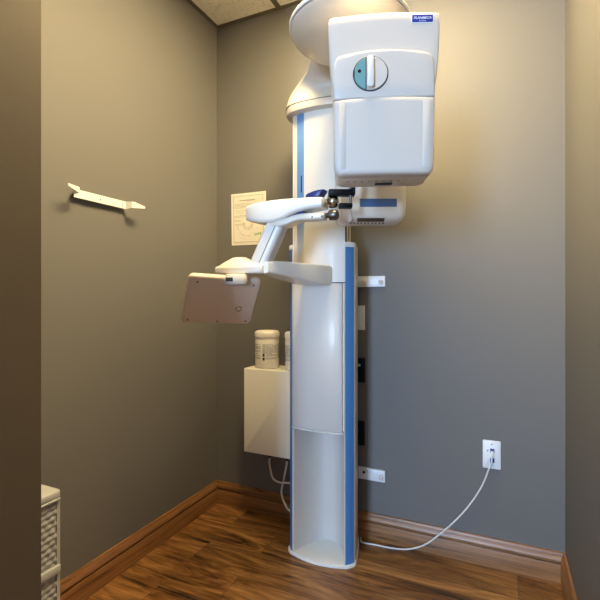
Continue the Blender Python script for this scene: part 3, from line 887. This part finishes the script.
# plates on the back wall half behind the column
def plate(name, px, py0, py1, m, label, cat):
    a, b = atY(px, py1, 0), atY(px, py0, 0)
    bm = BM(); slab(bm, frame((b.x - .036, -.0004, (a.z + b.z) / 2), (1, 0, 0), (0, 0, 1), (0, -1, 0)), .072, b.z - a.z, .007, .003, .002)
    o = obj(name, bm, m, None, loc=(b.x - .036, 0, (a.z + b.z) / 2)); tag(o, label, cat); return o
plate('switch_plate', 365.2, 305.5, 330, 'plate', 'white wall plate behind the column, below the upper wall bracket', 'wall plate')
k1 = plate('socket_plate', 365.3, 358, 382.5, 'black', 'upper black wall plate half hidden behind the column', 'wall plate')
kp = atY(359.5, 365, -.007)
bm = BM(); lathe(bm, frame(kp, (1, 0, 0), (0, 0, 1), (0, -1, 0)), [(.006, 0), (.006, .010), (.004, .014), (.0004, .0145)], 14); obj('white_knob', bm, 'plate', k1)
plate('socket_plate', 364.8, 421, 445.5, 'black', 'lower black wall plate beside the column, above the lower bracket', 'wall plate')

# apron hanger on the left wall
HYL, HYR, HZc = -.864, -.634, 1.4395
hgr = thing('wall_hanger', 'white bent metal apron hanger mounted on the left wall', 'hanger', (0, (HYL + HYR) / 2, HZc))
X1, X2, TK = .016, .052, .003
def ribbon(path):
    """path: (x, y, z low, z high); strip of thickness TK"""
    bm = BM(); rings = []
    P = path
    for i, (x, y, za, zb_) in enumerate(P):
        a, b = P[max(i - 1, 0)], P[min(i + 1, len(P) - 1)]
        d = Vector((b[0] - a[0], b[1] - a[1], 0)).normalized(); nn = Vector((d.y, -d.x, 0)) * TK / 2
        c = Vector((x, y, 0))
        rings.append([c - nn + Vector((0, 0, za)), c + nn + Vector((0, 0, za)), c + nn + Vector((0, 0, zb_)), c - nn + Vector((0, 0, zb_))])
    loft(bm, rings); return bm
h0, h1 = HZc - .0145, HZc + .0145
obj('bar', ribbon([(X1, HYL, h0, h1), (X1, HYR, h0, h1)]), 'hanger', hgr)
obj('prong', ribbon([(X1, HYL, h0 + .010, h1), (X1 + .03, HYL - .003, h0 + .010, h1), (X1 + .035, HYL - .009, h0 + .010, h1), (X1 + .041, HYL - .054, h1 - .006, h1 + .002)]), 'hanger', hgr)
obj('prong', ribbon([(X1, HYR, h0, h1), (X1 + .028, HYR + .006, h0 + .004, h1 - .001), (X1 + .032, HYR + .014, h0 + .004, h1 - .001), (X1 + .036, HYR + .066, h0 + .011, h0 + .0185)]), 'hanger', hgr)
for yy in (HYL + .012, (HYL + HYR) / 2, HYR - .02):
    bm = BM(); tube(bm, [(0.0, yy, HZc - .002), (X1 - .001, yy, HZc - .002)], .007, 14); obj('standoff', bm, 'steel', hgr)
for yy in ((HYL + HYR) / 2 - .005, HYR - .016):
    bm = BM(); lathe(bm, frame((X1 + TK / 2 - .0005, yy, HZc - .002), (0, 1, 0), (0, 0, 1), (1, 0, 0)), [(.0028, 0), (.0028, .0008), (.0003, .001)], 12); obj('screw', bm, 'darkgap', hgr)

# ================================================================== DRAWER TOWER
DX, DY0, DY1 = .25, -1.380, -1.088
tw = thing('drawer_tower', 'taupe grey plastic woven drawer tower half hidden behind the left wall edge', 'drawer unit', (DX / 2 + .01, (DY0 + DY1) / 2, 0))
def rrz(bm, x0, x1, y0, y1, z0, z1, r, e):
    slab(bm, WORLD, x1 - x0, y1 - y0, z1 - z0, r, e, (x0 + x1) / 2, (y0 + y1) / 2, z0, 4)
bm = BM(); rrz(bm, .004, DX + .004, DY0, DY1 + .002, .524, .544, .014, .004); obj('top', bm, 'drawerlid', tw)
bm = BM(); 
rawbox(bm, .006, DX - .006, DY1 - .006, DY1, .0, .524); rawbox(bm, .006, DX - .006, DY0 + .002, DY0 + .008, .0, .524); rawbox(bm, .006, .012, DY0 + .008, DY1 - .006, .0, .524)
obj('frame', bm, 'drawer', tw)
bm = BM(); rrz(bm, .010, DX, DY0 + .002, DY1 + .001, .0, .018, .01, .003); obj('base', bm, 'drawerlid', tw)
def weave(y, z):
    kx = y / .022; kz = z / .0165
    row = math.floor(kz - .12 * kx)           # slanted rows
    fz = (kz - .12 * kx) - row
    ph = kx + (0.5 if row % 2 else 0)
    fx = ph - math.floor(ph)
    return .0045 * max(0, math.sin(PI * fz)) ** .7 * (max(0, math.sin(PI * fx)) ** .7)
for zb_, zt_ in ((.341, .520), (.139, .318), (.019, .116)):
    bm = BM(); NY, NZ = 70, 56
    g = [[bm.verts.new((DX - .004 + weave(DY0 + .01 + (DY1 - .022 - DY0) * i / NY, zb_ + (zt_ - zb_) * j / NZ), DY0 + .01 + (DY1 - .022 - DY0) * i / NY, zb_ + (zt_ - zb_) * j / NZ)) for i in range(NY + 1)] for j in range(NZ + 1)]
    for j in range(NZ):
        for i in range(NY): bm.faces.new((g[j][i], g[j][i + 1], g[j + 1][i + 1], g[j + 1][i]))
    b_ = [bm.verts.new((DX - .009, y, z)) for y, z in ((DY0 + .01, zb_), (DY1 - .012, zb_), (DY1 - .012, zt_), (DY0 + .01, zt_))]
    bm.faces.new((b_[0], b_[3], b_[2], b_[1]))
    bm.faces.new([b_[0]] + [b_[1]] + [g[0][i] for i in range(NY, -1, -1)]); bm.faces.new([b_[3]] + [g[NZ][i] for i in range(NY + 1)] + [b_[2]])
    bm.faces.new([b_[0]] + [g[j][0] for j in range(NZ + 1)] + [b_[3]]); bm.faces.new([b_[1], b_[2]] + [g[j][NY] for j in range(NZ, -1, -1)])
    dw = obj('drawer', bm, 'drawer', tw, 60)
    bm = BM(); rrz(bm, DX - .012, DX + .006, DY0 + .004, DY1 - .002, zt_ - .002 if zt_ > .4 else zt_, zt_ + .004 if zt_ > .4 else zt_ + .022, .005, .002); obj('drawer_rim', bm, 'drawerlid', dw)
    bm = BM(); rawbox(bm, DX - .010, DX - .001, DY1 - .011, DY1 - .001, zb_, zt_); obj('corner_post', bm, 'drawerlid', dw)

# ================================================================== LIGHT
LX0, LX1, LY0, LY1 = 0.66, 1.22, -1.06, -.46
WARM = (1.0, .77, .40, 1)
WARM_POWER = 78.0
cl = thing('ceiling_light', 'long recessed warm ceiling light panel above the x-ray machine', 'ceiling light', ((LX0 + LX1) / 2, (LY0 + LY1) / 2, CH))
bm = BM()
for x0, x1, y0, y1 in ((LX0, LX1, LY0, LY0 + .025), (LX0, LX1, LY1 - .025, LY1), (LX0, LX0 + .025, LY0 + .025, LY1 - .025), (LX1 - .025, LX1, LY0 + .025, LY1 - .025)):
    rawbox(bm, x0, x1, y0, y1, CH - .012, CH - .0005)
obj('frame', bm, 'white', cl)
bm = BM(); rawbox(bm, LX0 + .025, LX1 - .025, LY0 + .025, LY1 - .025, CH - .009, CH - .004); obj('diffuser', bm, emit('warm_light_panel', WARM, WARM_POWER), cl)

# daylight through the window behind the viewer
ld = bpy.data.lights.new('window_daylight', 'AREA'); ld.shape = 'RECTANGLE'; ld.size = WX1 - WX0 - .1; ld.size_y = WZ1 - WZ0 - .1
ld.energy = 210; ld.color = (.46, .68, 1.0)
lo_ = bpy.data.objects.new('window_daylight', ld); COL.objects.link(lo_)
lo_.location = ((WX0 + WX1) / 2, HB - .06, (WZ0 + WZ1) / 2); lo_.rotation_euler = (math.radians(90), 0, 0)
# even pale blue sky background
w = bpy.data.worlds.new('World'); SC.world = w; w.use_nodes = True
w.node_tree.nodes['Background'].inputs[0].default_value = (.62, .78, 1.0, 1); w.node_tree.nodes['Background'].inputs[1].default_value = 1.0

# ================================================================== CAMERA
cd = bpy.data.cameras.new('camera'); cam = bpy.data.objects.new('camera', cd); COL.objects.link(cam)
cd.sensor_width = 36; cd.lens = FOC / 600 * 36; cd.clip_start = .02
cd.shift_y = (HY - 300) / 600.0
cam.location = CAM; cam.rotation_euler = (math.radians(90), 0, A)
SC.camera = cam
SC.view_settings.view_transform = 'Standard'; SC.view_settings.look = 'None'
SC.view_settings.exposure = 0.0; SC.view_settings.gamma = 1.0; SC.view_settings.use_curve_mapping = False
SC.cycles.max_bounces = 8
